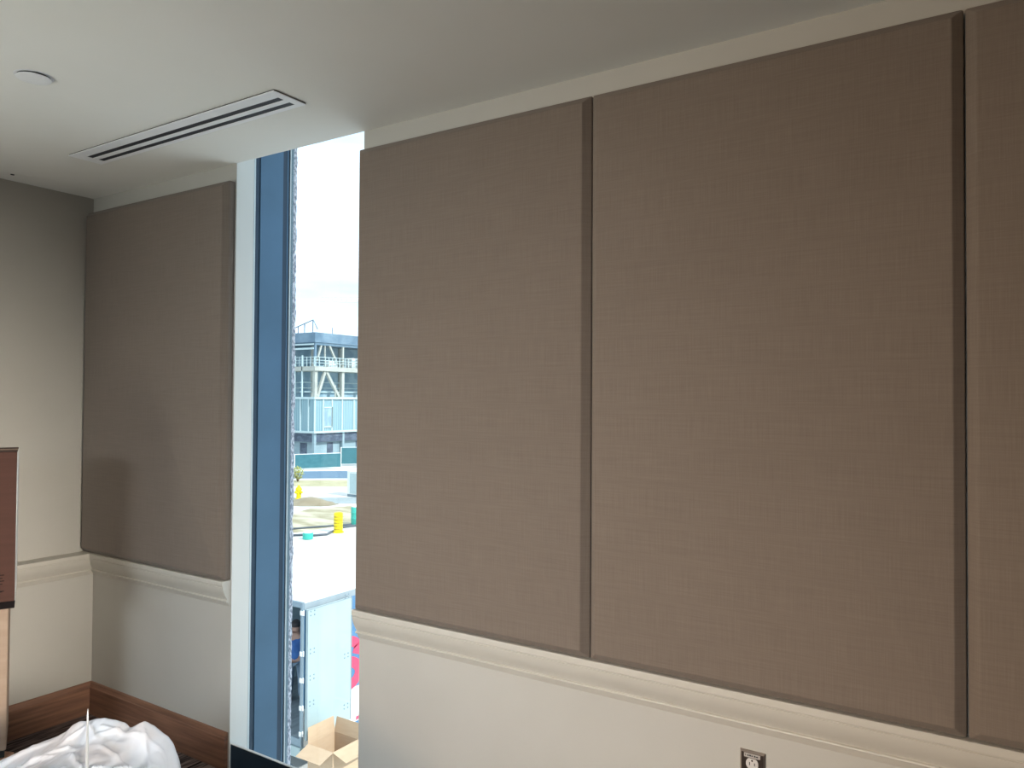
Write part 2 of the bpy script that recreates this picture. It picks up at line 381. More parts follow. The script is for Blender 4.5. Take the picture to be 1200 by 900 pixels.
# ragged masonry edge just beyond the glass, left side
st = MB(); lp = []
N = 420
for i in range(N + 1):
    z = -.6 + 3.65 * i / N
    j = noise.noise(Vector((0, 0, z * 14))) * .010 + noise.noise(Vector((3, 1, z * 55))) * .006
    k = noise.noise(Vector((7, 0, z * 30))) * .004
    lp.append([(AL - .09, 2.4735, z), (AL - .003 + k * .5, 2.474, z), (AL + .0 + k * .6, 2.483 + j * .4, z), (AL - .001 + k * .5, 2.492 + j * .75, z), (AL - .02, 2.500 + j * .75, z), (AL - .09, 2.51, z)])
st.loops(lp)
MBst = st.build('masonry_edge', M['stone'], win, smooth=60)

# ------------------------------------------------------------------ acoustic wall panels
def panel(xa, xb, z0, z1, label, group='fabric wrapped wall panels'):
    e, c, t = .027, .0245, .050
    def ring(inset, y, r):
        pts = []
        for (cx, cz, a0) in ((xb - inset - r, z1 - inset - r, 0), (xa + inset + r, z1 - inset - r, 90), (xa + inset + r, z0 + inset + r, 180), (xb - inset - r, z0 + inset + r, 270)):
            for q in range(5):
                a = math.radians(a0 + q * 22.5); pts.append((cx + r * math.cos(a), y, cz + r * math.sin(a)))
        return pts
    rings = [ring(.001, WY - .0005, .004), ring(0, WY - .004, .005), ring(0, WY - e + .0025, .005), ring(.0007, WY - e - .0002, .005),
             ring(.003, WY - e - .0024, .005), ring(c - .003, WY - t + .0024, .003), ring(c - .0008, WY - t + .0005, .003), ring(c + .002, WY - t, .003)]
    mb = MB().loops(rings)
    o = mb.build('acoustic_panel', M['fabric'], smooth=50, loc=((xa + xb) / 2, WY, z0))
    return tag(o, label, 'wall panel', group)
PT = 2.573; PB = .8235
panel(XLU + .003, -2.840, PB, PT, 'grey fabric wall panel in the corner, left of the tall window')
panel(-2.066, -1.0725, PB, PT, 'taupe fabric wall panel directly right of the tall window')
panel(-1.0695, -.0725, PB, PT, 'wide brown fabric wall panel above the electrical outlet')
panel(-.0685, .93, PB, PT, 'fabric wall panel at the right border, only its left strip in view')

# ------------------------------------------------------------------ outlet
ox0, ox1, oz1 = -.617, -.547, .6545; oz0 = oz1 - .114; ocx = (ox0 + ox1) / 2
T = thing('electrical_outlet', 'dark bronze outlet cover with white receptacle below the chair rail', 'outlet', (ocx, WY, oz0))
def ring_r(x0, x1, z0, z1, y): return [(x0, y, z0), (x1, y, z0), (x1, y, z1), (x0, y, z1)]
MB().loops([ring_r(ox0, ox1, oz0, oz1, WY - .0003), ring_r(ox0, ox1, oz0, oz1, WY - .002), ring_r(ox0 + .005, ox1 - .005, oz0 + .005, oz1 - .005, WY - .0066)]).build('plate_bevel', M['bronze_rim'], T)
MB().box(ox0 + .0052, ox1 - .0052, WY - .0075, WY - .006, oz0 + .0052, oz1 - .0052).build('cover_plate', M['bronze'], T, bevel=.0006)
for dz in (.0805, .0335):
    cz = oz0 + dz; pts = []
    for k in range(40):
        a = 2 * PI * k / 40; px = .0172 * math.cos(a); pz = max(-.0143, min(.0143, .0172 * math.sin(a))); pts.append((px, pz))
    rc = MB().loops([[(ocx + x, WY - .006, cz + z) for x, z in pts], [(ocx + x, WY - .0092, cz + z) for x, z in pts], [(ocx + x * .93, WY - .010, cz + z * .93) for x, z in pts]]).build('receptacle', M['ivory'], T, smooth=30)
    MB().lathe((ocx, WY - .0104, cz + .0092), [(.0026, .0009), (.0026, 0)], 14, 'y').build('ground_hole', M['black_ink'], rc)
    s_ = MB(); s_.box(ocx - .0078, ocx - .0056, WY - .0104, WY - .0095, cz - .004, cz + .0045); s_.build('contact_slot', M['black_ink'], rc)
    MB().box(ocx + .0056, ocx + .0078, WY - .0104, WY - .0095, cz - .0035, cz + .004).build('contact_slot', M['black_ink'], rc)
MB().lathe((ocx, WY - .0088, oz0 + .057), [(.0032, .002), (.0028, 0)], 14, 'y').build('screw', M['screw'], T)
lb = MB().box(ox0 + .0125, ox1 - .0135, WY - .0082, WY - .0074, oz1 - .0175, oz1 - .0065).build('label_tape', M['label'], T)
dm = MB()
lx0 = ox0 + .0125; 
dm.box(lx0 + .0035, lx0 + .0050, WY - .0085, WY - .0081, oz1 - .0145, oz1 - .0092)
for i, (a_, b_) in enumerate(((.0085, .0135), (.0145, .0195), (.0205, .0240), (.0270, .0315), (.0325, .0385))):
    dm.box(lx0 + a_, lx0 + b_, WY - .0085, WY - .0081, oz1 - .0138, oz1 - .0104 + (.0008 if i % 2 else 0))
dm.build('label_print', M['edge_dark'], lb)

# ------------------------------------------------------------------ ceiling fittings
T = thing('ceiling_diffuser', 'long white linear slot air diffuser in the ceiling before the window', 'air vent', (-2.695, 1.765, CEIL))
vx0, vx1, vy0, vy1 = -3.343, -2.040, 1.690, 1.832
def frame_strips(x0, x1, y0, y1, holes, z0, z1):
    mb = MB(); ys = [y0]
    for a, b in holes: ys += [a, b]
    ys.append(y1); hx0, hx1 = -3.287, -2.074
    for i in range(0, len(ys), 2): mb.box(x0 if i in (0, len(ys) - 2) else hx0, x1 if i in (0, len(ys) - 2) else hx1, ys[i], ys[i + 1], z0, z1)
    mb.box(x0, hx0, ys[1], ys[-2], z0, z1); mb.box(hx1, x1, ys[1], ys[-2], z0, z1)
    return mb
slots = [(1.7375, 1.7635), (1.787, 1.812)]
frame_strips(vx0, vx1, vy0, vy1, slots, CEIL - .007, CEIL - .004).build('face_frame', M['vent'], T, bevel=.0008)
MB().box(vx0 + .002, vx1 - .002, vy0 + .002, vy1 - .002, CEIL - .004, CEIL - .0002).build('shadow_gap', M['edge_dark'], T)  # dark slab painting the shadow line round the frame
for a, b in slots:
    MB().box(-3.287, -2.074, a, b, CEIL - .0052, CEIL - .0040).build('slot', M['slot'], T)
T = thing('sprinkler_cover', 'round white concealed sprinkler cover on the ceiling at upper left', 'sprinkler', (-2.621, 1.213, CEIL))
MB().lathe((-2.621, 1.213, CEIL - .009), [(.046, 0), (.0500, .0010), (.0505, .0028)], 48).build('cover_disc', M['vent'], T, smooth=30)
MB().lathe((-2.621, 1.213, CEIL - .0062), [(.0475, 0), (.0475, .006)], 48).build('shadow_collar', M['edge_dark'], T)
MB().lathe((-2.621, 1.213, CEIL - .0012), [(.0545, 0), (.0565, .0010)], 48).build('escutcheon', M['vent'], T)

# ------------------------------------------------------------------ cartons on a dolly at the left border
ang = math.radians(-25.3)
n1 = Vector((math.cos(ang), math.sin(ang), 0)); n2 = Vector((-math.sin(ang), math.cos(ang), 0)); UZ = Vector((0, 0, 1))
def carton_solid(mb, C0, wdt, dep, z0, z1):
    """C0 = corner nearest the window; box extends -n2 (width) and -n1 (depth)"""
    o = Vector((C0[0], C0[1], z0)); return mb.obox(o, -n2 * wdt, -n1 * dep, UZ * (z1 - z0))
Cu = (-3.292, 1.487)
ztop, zbot = 1.40, .782
T = thing('cardboard_box', 'dark brown cardboard box, upper of the two stacked at the left border', 'box', Vector((Cu[0], Cu[1], zbot)) - n2 * .25 - n1 * .2, 'cardboard boxes stacked at the left border')
carton_solid(MB(), Cu, .50, .32, zbot + .028, ztop).build('carton_body', M['carton'], T, bevel=.003)
carton_solid(MB(), (Cu[0], Cu[1]), .50, .32, zbot, zbot + .028).build('bottom_edge_band', M['black_ink'], T, bevel=.002)
MB().obox(Vector((Cu[0], Cu[1], zbot + .03)) + n2 * .0003 - n1 * .31, n1 * .31, n2 * .0012, UZ * (ztop - zbot - .032)).build('lit_side_skin', M['reveal'], T)  # pale skin over the side paints in the window light
C_ = Vector((Cu[0], Cu[1], 0)) + n1 * .0006
MB().obox(C_ - n2 * .50 + UZ * (ztop + .0005) - n1 * .185, n2 * .50, n1 * .05, UZ * .0008).build('packing_tape', M['carton_pale'], T)
tx = MB()
for k, (l, zz) in enumerate(((.10, .113), (.075, .101), (.115, .090), (.09, .078), (.10, .050), (.085, .048))):
    zc = zbot + zz + .02
    a = .036 + (.006 if k % 2 else 0)
    tx.obox(C_ - n2 * (a + l) + UZ * zc, n2 * l, n1 * .0006, UZ * .0032)
tx.build('printed_lines', M['black_ink'], T)
Cl = (-3.375, 1.503)
T = thing('cardboard_box', 'tan cardboard box under the dark brown one at the left border', 'box', Vector((Cl[0], Cl[1], .16)) - n2 * .2 - n1 * .2, 'cardboard boxes stacked at the left border')
carton_solid(MB(), Cl, .44, .29, .195, zbot - .001).build('carton_body', M['carton_pale'], T, bevel=.006)
carton_solid(MB(), (Cl[0] - n1.x * .006 - n2.x * .006, Cl[1] - n1.y * .006 - n2.y * .006), .425, .275, .166, .196).build('bottom_edge_band', M['rubber'], T, bevel=.003)
C_ = Vector((Cl[0], Cl[1], 0)) + n1 * .0006
MB().obox(C_ - n2 * .052 + UZ * .245, n2 * .03, n1 * .0006, UZ * .016).build('printed_mark', M['edge_dark'], T)
Cd = Vector((Cl[0], Cl[1], 0)); tip = Vector((-3.405, 1.547, 0)); e1 = Vector((.395, -.918, 0)); e2 = Vector((-.918, -.395, 0))
T = thing('furniture_dolly', 'low wooden dolly board on casters under the stacked boxes', 'dolly', Cd - n2 * .22 - n1 * .18)
MB().obox(tip + UZ * .139, e1 * .50, e2 * .30, UZ * .026).build('top_board', M['ply'], T, bevel=.002)
MB().obox(Cd + UZ * .112 - n2 * .01 - n1 * .01, -n2 * .42, -n1 * .30, UZ * .026).build('deck_board', M['ply'], T, bevel=.002)
for a, b in ((.06, .06), (.38, .06), (.06, .26), (.38, .26)):
    c = Cd - n2 * a - n1 * b
    cs = MB(); cs.lathe((c.x, c.y, .100), [(.03, 0), (.03, .012)], 16); cs.tube([c + UZ * .108, c + UZ * .05], .012, 10)
    co = cs.build('caster', M['galv'], T)
    MB().lathe((c.x - .014, c.y, .034), [(.026, 0), (.034, .004), (.034, .024), (.026, .028)], 22, 'x').build('wheel', M['rubber'], co, smooth=40)

# ------------------------------------------------------------------ plastic covered bundle
Fh = Vector((-.5406, .8411, 0)).normalized(); Rh = Vector((.8412, .5406, 0)).normalized()
D0 = 2.36
prof = [(-1.95, .40), (-1.70, .455), (-1.581, .495), (-1.475, .545), (-1.395, .575), (-1.362, .592), (-1.345, .612), (-1.325, .622), (-1.299, .622), (-1.275, .630), (-1.251, .632),
        (-1.215, .626), (-1.188, .617), (-1.176, .603), (-1.165, .604), (-1.140, .618), (-1.125, .622), (-1.100, .610), (-1.075, .590), (-1.058, .578), (-1.045, .560), (-1.036, .530)]
def H(s):
    for (a, ha), (b, hb) in zip(prof, prof[1:]):
        if a <= s <= b: return ha + (hb - ha) * (s - a) / (b - a)
    return prof[0][1] if s < prof[0][0] else prof[-1][1]
def Hs(s): return sum(H(s + d) for d in (-.09, -.045, 0, .045, .09)) / 5 - .012
bag = MB(); NS, NG = 230, 110
s0, s1, g0, g1 = -1.93, -1.034, -.50, .075
grid = {}
def ridge(p, q, s, g, w, h):
    ax, ay = p; bx, by = q; dx, dy = bx - ax, by - ay; t = ((s - ax) * dx + (g - ay) * dy) / (dx * dx + dy * dy)
    t = max(0, min(1, t)); d = math.hypot(s - ax - t * dx, g - ay - t * dy)
    return h * math.exp(-(d / w) ** 1.3)
ridges = [((-1.36, -.01), (-1.75, -.07), .006, .014), ((-1.30, -.10), (-1.62, -.17), .006, .012), ((-1.125, -.005), (-1.05, -.12), .005, .009), ((-1.125, 0), (-1.24, -.06), .006, .009),
          ((-1.24, -.03), (-1.04, -.045), .005, .007), ((-1.05, -.13), (-1.16, -.22), .005, .012), ((-1.33, -.06), (-1.27, -.012), .006, .009), ((-1.20, -.10), (-1.08, -.16), .005, .007),
          ((-1.48, -.10), (-1.33, -.13), .006, .009), ((-1.27, -.14), (-1.18, -.24), .005, .009), ((-1.42, -.16), (-1.30, -.26), .005, .009), ((-1.60, -.10), (-1.70, -.22), .006, .010)]
for i in range(NS + 1):
    for j in range(NG + 1):
        s = s0 + (s1 - s0) * i / NS; g = g0 + (g1 - g0) * j / NG
        k = max(0, min(1, (g + .10) / .10)); k = k * k * (3 - 2 * k)
        top = H(s) * k + Hs(s) * (1 - k)
        if g > 0: top -= (g / .075) ** 2 * .13
        if g < -.30: top -= ((-.30 - g) / .20) ** 2 * .25
        top -= .02 * math.sin(max(0, min(1, (-g) / .30)) * PI)
        for r in ridges: top += ridge(*r[:2], s, g, r[2], r[3]) * (.25 if g > -.02 else 1)
        nn = noise.noise(Vector((s * 9, g * 11, 3))); n2_ = 1 - abs(noise.noise(Vector((s * 16 + 5, g * 13, 9)))) * 2
        amp = (1 - k * .85) * .26
        top += (nn * .014 + max(0, n2_ - .62) * .045) * amp
        w_ = .012 * noise.noise(Vector((s * 7, g * 7, 20)))
        grid[i, j] = (s + w_ * amp, g, top)
def W3(s, g, z):
    p = Fh * (D0 + g) + Rh * s; return (p.x, p.y, z)
for i in range(NS + 1):
    for j in range(NG + 1): bag.v.append(Vector(W3(*grid[i, j])))
idx = lambda i, j: i * (NG + 1) + j
for i in range(NS):
    for j in range(NG): bag.f.append((idx(i, j), idx(i + 1, j), idx(i + 1, j + 1), idx(i, j + 1)))
border = [(i, 0) for i in range(NS)] + [(NS, j) for j in range(NG)] + [(i, NG) for i in range(NS, 0, -1)] + [(0, j) for j in range(NG, 0, -1)]
prev = [idx(*b) for b in border]; NB = len(border); cs_, cg_ = (s0 + s1) / 2, (g0 + g1) / 2
for lv in range(1, 9):
    cur = []
    for q, b in enumerate(border):
        s, g, z = grid[b]; t = lv / 8
        out_ = .018 * math.sin(PI * min(1, t * 1.3)) + .014 * t + .012 * noise.noise(Vector((s * 12, g * 12, t * 2)))
        ss = s + (1 if b[0] == NS else -1 if b[0] == 0 else 0) * out_; gg = g + (1 if b[1] == NG else -1 if b[1] == 0 else 0) * out_
        bag.v.append(Vector(W3(ss, gg, z * (1 - t) + .001))); cur.append(len(bag.v) - 1)
    for q in range(NB):
        q2 = (q + 1) % NB; bag.f.append((prev[q], cur[q], cur[q2], prev[q2]))
    prev = cur
T = thing('plastic_wrapped_bundle', 'bundle under crumpled white plastic sheeting at the bottom left', 'plastic bag', W3(-1.4, -.2, 0))
bag.build('plastic_sheet', M['plastic_bag'], T, smooth=True)
tie = MB(); pts = [W3(-1.299 * (1 + b / D0), b, z) for b, z in ((.0, .662), (-.003, .645), (-.010, .632), (-.03, .627), (-.06, .622), (-.10, .618), (-.16, .615), (-.24, .612), (-.34, .606), (-.42, .58))]
tie.tube(pts, [.0010, .0022, .003, .0033, .0035, .0038, .004, .004, .004, .004], 8)
tie.build('twisted_tie', M['plastic_tie'], T, smooth=True)

# ------------------------------------------------------------------ outdoors: ground
GZ = -5.6
struct(MB().box(-420, 160, 2.62, 420, GZ - 1, GZ).build('ground', M['ground'], loc=(0, 0, GZ)))
def slab(name, pts, m, h=.03, smooth=None):
    mb = MB().loops([[(x, y, GZ + .0) for x, y in pts], [(x, y, GZ + h) for x, y in pts]])
    return struct(mb.build(name, m))
# far road, verge and kerb run parallel to the fence (direction of the near fence line)
slab('road', [(-90, 26), (-57.9, 50.1), (-52.9, 54.9), (-30, 77), (-24, 71), (-48.9, 49.2), (-52.4, 46.4), (-85, 22)], M['asphalt'], .02)
slab('kerb', [(-90.3, 26.5), (-58.3, 50.6), (-53.2, 55.4), (-30.3, 77.6), (-30, 77), (-52.9, 54.9), (-57.9, 50.1), (-90, 26)], M['kerb'], .16)
slab('dry_grass_verge', [(-83, 21), (-51.4, 45.0), (-47.5, 48.3), (-23, 69), (-21, 66), (-44.2, 44.8), (-48.2, 42.2), (-80, 18.5)], M['verge'], .03)
slab('gravel_road', [(-46, 35), (-41.2, 38.3), (-38.9, 40.5), (-30, 48), (-27.5, 45.6), (-36.7, 38.0), (-38.8, 36.4)], M['asphalt_pale'], .02)
slab('sand_yard', [(-44, 24), (-36.6, 31.2), (-37.6, 34.6), (-36.5, 36.3), (-36.1, 37.5), (-27, 44), (-24, 38), (-31.2, 32.2), (-31.4, 28.7), (-32.5, 25), (-38, 20)], M['sand'], .02)

# ------------------------------------------------------------------ trailer
TZ = -2.05; FZ = -4.47; TX = -10.5; TY = 9.47; TXL = -13.0; TYE = 21.5
T = thing('semi_trailer', 'blue and white freight trailer with open rear, parked outside below the window', 'trailer', ((TX + TXL) / 2, TY, GZ))
MB().box(TXL, TX, TY + .05, TYE, TZ - .02, TZ).build('roof', M['trailer_white'], T)
MB().box(TX - .04, TX, TY + .046, TYE, -3.95, TZ - .142).build('side_wall', M['livery_blue'], T)
MB().box(TX - .04, TX + .006, TY + .046, TYE, TZ - .14, TZ - .021).build('top_rail', M['rail_grey'], T)
MB().box(TXL, TXL + .04, TY + .06, TYE, FZ, TZ - .02).build('far_wall', M['trailer_in'], T)
MB().box(TXL, TX, TYE - .04, TYE, FZ, TZ - .02).build('front_wall', M['trailer_in'], T)
lw = MB(); lw.box(TX - .04, TX, TY + .06, TYE, -4.62, -3.95); lw.build('lower_white_band', M['trailer_white'], T)
MB().box(TX - .04, TX, TY + .06, TYE, FZ - .30, -4.62).build('side_sill', M['livery_blue'], T)
MB().box(TXL + .04, TX - .04, TY + .02, TYE, FZ - .06, FZ).build('cargo_floor', M['trailer_floor'], T)
fr = MB()
fr.box(TX - .045, TX + .002, TY, TY + .045, FZ - .145, TZ - .001); fr.box(TXL, TXL + .06, TY, TY + .045, FZ - .145, TZ - .001)
fr.box(TXL + .06, TX - .045, TY + .002, TY + .045, TZ - .10, TZ - .002); fr.box(TXL + .06, TX - .045, TY + .002, TY + .045, FZ - .14, FZ - .002)
fr.build('rear_frame', M['trailer_metal'], T)
MB().box(TXL - .0, TX + .0, TY - .02, TY + .06, FZ - .33, FZ - .15).build('rear_bumper_panel', M['door_inner'], T)
for x in (-11.15, -11.32, -12.2, -12.4): MB().lathe((x, TY - .02, FZ - .23), [(.055, 0), (.05, -.025), (.02, -.035)], 18, 'y').build('tail_light', M['tail_red'], T)
ic = MB(); ic.box(TXL + .35, TX - .35, TY + .05, TY + .15, GZ + .42, GZ + .54)
for x in (TXL + .6, TX - .6): ic.box(x - .05, x + .05, TY + .07, TY + .15, GZ + .5, FZ - .1)
ic.build('underride_bar', M['trailer_metal'], T)
# swung door folded against the side
DX = TX + .035
dr = MB().box(DX, DX + .045, TY + .050, TY + 1.15, FZ - .02, TZ - .125).build('rear_door', M['door_inner'], T, bevel=.006)
sl_ = MB()
for (a, b, c, d) in ((TY + .050, TY + .062, FZ - .02, TZ - .125), (TY + 1.138, TY + 1.15, FZ - .02, TZ - .125)): sl_.box(DX + .0455, DX + .054, a, b, c, d)
sl_.box(DX + .0455, DX + .054, TY + .062, TY + 1.138, TZ - .137, TZ - .125)
sl_.build('door_seal', M['rail_grey'], dr)
for z in (-2.235, -2.96, -3.43, -3.92, -4.38):
    hg = MB(); hg.box(TX - .05, TX + .006, TY - .010, TY + .0, z - .04, z + .04); hg.tube([(TX + .012, TY + .022, z - .045), (TX + .012, TY + .022, z + .045)], .014, 10)
    hg.build('hinge', M['trailer_white'], T)
for yy, zs in ((TY + .17, (-2.255, -2.93, -3.40, -3.86, -4.33)), (TY + 1.02, (-2.14, -3.25, -4.20))):
    for z in zs:
        for a in (-.045, .045):
            for c in (-.035, .035): MB().lathe((DX + .045, yy + a, z + c), [(.014, 0), (.012, .006), (.004, .009)], 8, 'x').build('rivet', M['gasket'], dr)
# red-pink letter on the side: thick strokes of an S, part hidden behind the door
def stroke(pts, wd, x0, x1):
    mb = MB(); L = []
    for i, p in enumerate(pts):
        p = Vector(p); d = (Vector(pts[min(i + 1, len(pts) - 1)]) - Vector(pts[max(i - 1, 0)])).normalized(); n = Vector((-d.y, d.x)) * wd[i] / 2
        L.append([(x0, (p + n).x, (p + n).y), (x0, (p - n).x, (p - n).y), (x1, (p - n).x, (p - n).y), (x1, (p + n).x, (p + n).y)])
    return mb.loops(L)
def arc(cy, cz, ry, rz, a0, a1, n=18): return [(cy + ry * math.cos(math.radians(a0 + (a1 - a0) * i / n)), cz + rz * math.sin(math.radians(a0 + (a1 - a0) * i / n))) for i in range(n + 1)]
SCY = 10.56
up = arc(SCY, -3.23, .315, .20, 0, 180); lo = arc(SCY + .02, -3.66, .32, .23, 95, -180, 26)
ls = MB()
a_ = stroke([(SCY + .255, -3.32)] + up[1:], [.19] + [.19] * 18, TX + .001, TX + .006); b_ = stroke(lo, [.20] * len(lo), TX + .001, TX + .006)
ls.add(a_.v, a_.f); ls.add(b_.v, b_.f)
c_ = stroke(arc(SCY, -3.23, .315, .20, 180, 250, 8) + [(SCY + .02, -3.43)], [.19] * 10, TX + .001, TX + .006); ls.add(c_.v, c_.f)
ls.build('side_lettering', M['livery_pink'], T)
MB().box(TX + .001, TX + .006, 10.84, 12.2, -4.60, -4.53).build('red_stripe', M['livery_pink'], T)
for i, y in enumerate((11.2, 12.4)):
    for x in (TXL + .28, TX - .28):
        wh = MB().lathe((x - .13, y, GZ + .5), [(.30, 0), (.46, .01), (.50, .06), (.50, .20), (.46, .25), (.30, .26)], 30, 'x').build('wheel', M['rubber'], T, smooth=40)
        MB().lathe((x - .14, y, GZ + .5), [(.10, -.01), (.28, .02), (.28, .26), (.10, .29)], 20, 'x').build('hub', M['white'], wh)
MB().box(TXL + .6, TX - .6, 10.6, 20.5, FZ - .35, FZ - .06).build('chassis', M['rubber'], T)
for x in (TXL + .5, TX - .5):
    lg = MB(); lg.box(x - .06, x + .06, 18.4, 18.52, GZ + .03, FZ - .06); lg.box(x - .15, x + .15, 18.3, 18.62, GZ, GZ + .03)
    lg.build('landing_leg', M['trailer_metal'], T)

# ------------------------------------------------------------------ worker standing in the trailer
def skin_mesh(name, joints, edges, m, parent, sub=2, root=0):
    me = bpy.data.meshes.new(name); off = Vector((0, 0, 0)); p = parent
    while p is not None: off += p.location; p = p.parent
    me.from_pydata([Vector(j[0]) - off for j in joints], edges, []); me.update()
    o = bpy.data.objects.new(name, me); COL.objects.link(o); o.parent = parent; me.materials.append(m)
    sk = o.modifiers.new('skin', 'SKIN'); sk.use_smooth_shade = True
    for i, v in enumerate(me.skin_vertices[0].data): v.radius = joints[i][1] if isinstance(joints[i][1], tuple) else (joints[i][1],) * 2; v.use_root = (i == root)
    sb = o.modifiers.new('sub', 'SUBSURF'); sb.levels = sub; sb.render_levels = sub
    return o
PX, PY = -11.93, 10.60
th = math.radians(35)      # facing away, into the trailer and a little to the left
FW = Vector((-math.sin(th), math.cos(th), 0)); RT = Vector((FW.y, -FW.x, 0))
def P(r, f, z): return Vector((PX, PY, FZ)) + RT * r * .97 + FW * f * .97 + UZ * z * .93
T = thing('person', 'person in a blue shirt standing inside the open trailer, seen from behind', 'person', (PX, PY, FZ))
J = [(P(0, 0, .93), (.145, .105)), (P(0, -.01, 1.08), (.135, .10)), (P(0, -.02, 1.27), (.165, .115)), (P(0, -.01, 1.40), (.12, .085)), (P(0, 0, 1.475), .052), (P(0, .025, 1.56), .082), (P(0, .03, 1.65), .088),
     (P(.18, -.01, 1.39), .062), (P(.235, -.02, 1.13), .047), (P(.215, .13, .93), .036), (P(-.18, -.01, 1.39), .062), (P(-.235, -.02, 1.13), .047), (P(-.215, .13, .93), .036),
     (P(.10, 0, .86), .095), (P(.115, .01, .49), .062), (P(.12, -.02, .09), .042), (P(.125, .12, .035), .035), (P(-.10, 0, .86), .095), (P(-.12, .02, .49), .062), (P(-.13, .0, .09), .042), (P(-.14, .14, .035), .035)]
E_ = [(0, 1), (1, 2), (2, 3), (3, 4), (4, 5), (5, 6), (3, 7), (7, 8), (8, 9), (3, 10), (10, 11), (11, 12), (0, 13), (13, 14), (14, 15), (15, 16), (0, 17), (17, 18), (18, 19), (19, 20)]
# hands: palm then four fingers and a thumb
for sgn, wr in ((1, 9), (-1, 12)):
    base = len(J); J.append((P(sgn * .210, .19, .87), .026)); E_.append((wr, base))
    for q in range(4):
        a = (q - 1.5) * .021; L = (.078, .088, .084, .068)[q]
        J.append((P(sgn * .205 + 0, .225 + a * .3, .845 + a), .0095)); J.append((P(sgn * .190, .225 + L * .55, .83 + a), .0085)); J.append((P(sgn * .170, .225 + L * .9, .815 + a), .007))
        k = len(J) - 3; E_ += [(base, k), (k, k + 1), (k + 1, k + 2)]
    J.append((P(sgn * .185, .20, .895), .0095)); J.append((P(sgn * .165, .235, .90), .008)); k = len(J) - 2; E_ += [(base, k), (k, k + 1)]
body = skin_mesh('body', J, E_, M['skin'], T)
# facial features fused as small forms on the head, facing forward
fc = MB(); fc.lathe(P(0, .125, 1.60), [(.014, -.012), (.020, 0), (.012, .014)], 10); fc.build('nose', M['skin'], T, smooth=True)
for sgn in (1, -1):
    MB().lathe(P(sgn * .085, .03, 1.60), [(.008, -.028), (.020, -.012), (.022, .010), (.010, .028)], 10).build('ear', M['skin'], T, smooth=True)
hm = MB()
L = []
for i in range(9):
    t = i / 8 * PI * .62; rr = .106 * math.sin(t) if i else .004; L.append([P(rr * math.cos(a) * .93, rr * math.sin(a) - .004 + .0, 1.645 + .108 * math.cos(t)) for a in [2 * PI * k / 20 for k in range(20)]])
hm.loops(L); hm.build('hair', M['hair'], T, smooth=True)
S = [(P(0, 0, .84), (.165, .125)), (P(0, -.01, 1.08), (.150, .115)), (P(0, -.02, 1.27), (.180, .130)), (P(0, -.01, 1.41), (.125, .095)), (P(.19, -.01, 1.39), .076), (P(.24, -.02, 1.13), .060), (P(.222, .10, .965), .050), (P(-.19, -.01, 1.39), .076), (P(-.24, -.02, 1.13), .060), (P(-.222, .10, .965), .050)]
skin_mesh('shirt', S, [(0, 1), (1, 2), (2, 3), (3, 4), (4, 5), (5, 6), (3, 7), (7, 8), (8, 9)], M['jacket'], T)
Q = [(P(0, 0, .98), (.150, .115)), (P(.105, 0, .84), .108), (P(.118, .01, .49), .080), (P(.122, -.02, .10), .066), (P(-.105, 0, .84), .108), (P(-.122, .02, .49), .080), (P(-.132, 0, .10), .066)]
skin_mesh('trousers', Q, [(0, 1), (1, 2), (2, 3), (0, 4), (4, 5), (5, 6)], M['trousers'], T)
for sgn, f0 in ((1, -.02), (-1, 0)):
    x = .123 * sgn
    skin_mesh('shoe', [(P(x, f0 - .04, .046), .044), (P(x, f0 + .06, .044), .044), (P(x * 1.05, f0 + .16, .034), .034)], [(0, 1), (1, 2)], M['shoe'], T)

# ------------------------------------------------------------------ open carton on the ground
cx0, cx1, cy0, cy1, cz = -10.16, -9.55, 9.323, 9.95 - .0, -4.4
cy0, cy1 = 9.315, 9.945; tk = .012
cx0 = -10.155
T = thing('open_carton', 'open cardboard box with spread flaps in front of the trailer door', 'box', ((cx0 + cx1) / 2, (cy0 + cy1) / 2, GZ))
bd = MB(); bd.box(cx0, cx1, cy0, cy0 + tk, GZ, cz); bd.box(cx0, cx1, cy1 - tk, cy1, GZ, cz); bd.box(cx0, cx0 + tk, cy0 + tk, cy1 - tk, GZ, cz); bd.box(cx1 - tk, cx1, cy0 + tk, cy1 - tk, GZ, cz)
bd.box(cx0 + tk, cx1 - tk, cy0 + tk, cy1 - tk, GZ + .3, GZ + .32); bd.build('carton_body', M['open_carton'], T)
def flap(p, q, d, name='flap'):
    p, q, d = Vector(p), Vector(q), Vector(d); n = (q - p).cross(d).normalized() * .007; e = (q - p) * .02
    MB().loops([[p, q, q + d - e, p + d + e], [p + n, q + n, q + d - e + n, p + d + e + n]]).build(name, M['open_carton'], T)
flap((cx0, cy0 - .002, cz), (cx1, cy0 - .002, cz), (0, -.285, -.10))
flap((cx1 + .002, cy0, cz), (cx1 + .002, cy1, cz), (.30, 0, -.10))
flap((cx0 + .002, cy0, cz), (cx0 + .002, cy1, cz), (-.02, 0, .27))
flap((cx0, cy1 - .002, cz), (cx1, cy1 - .002, cz), (0, .05, .25))

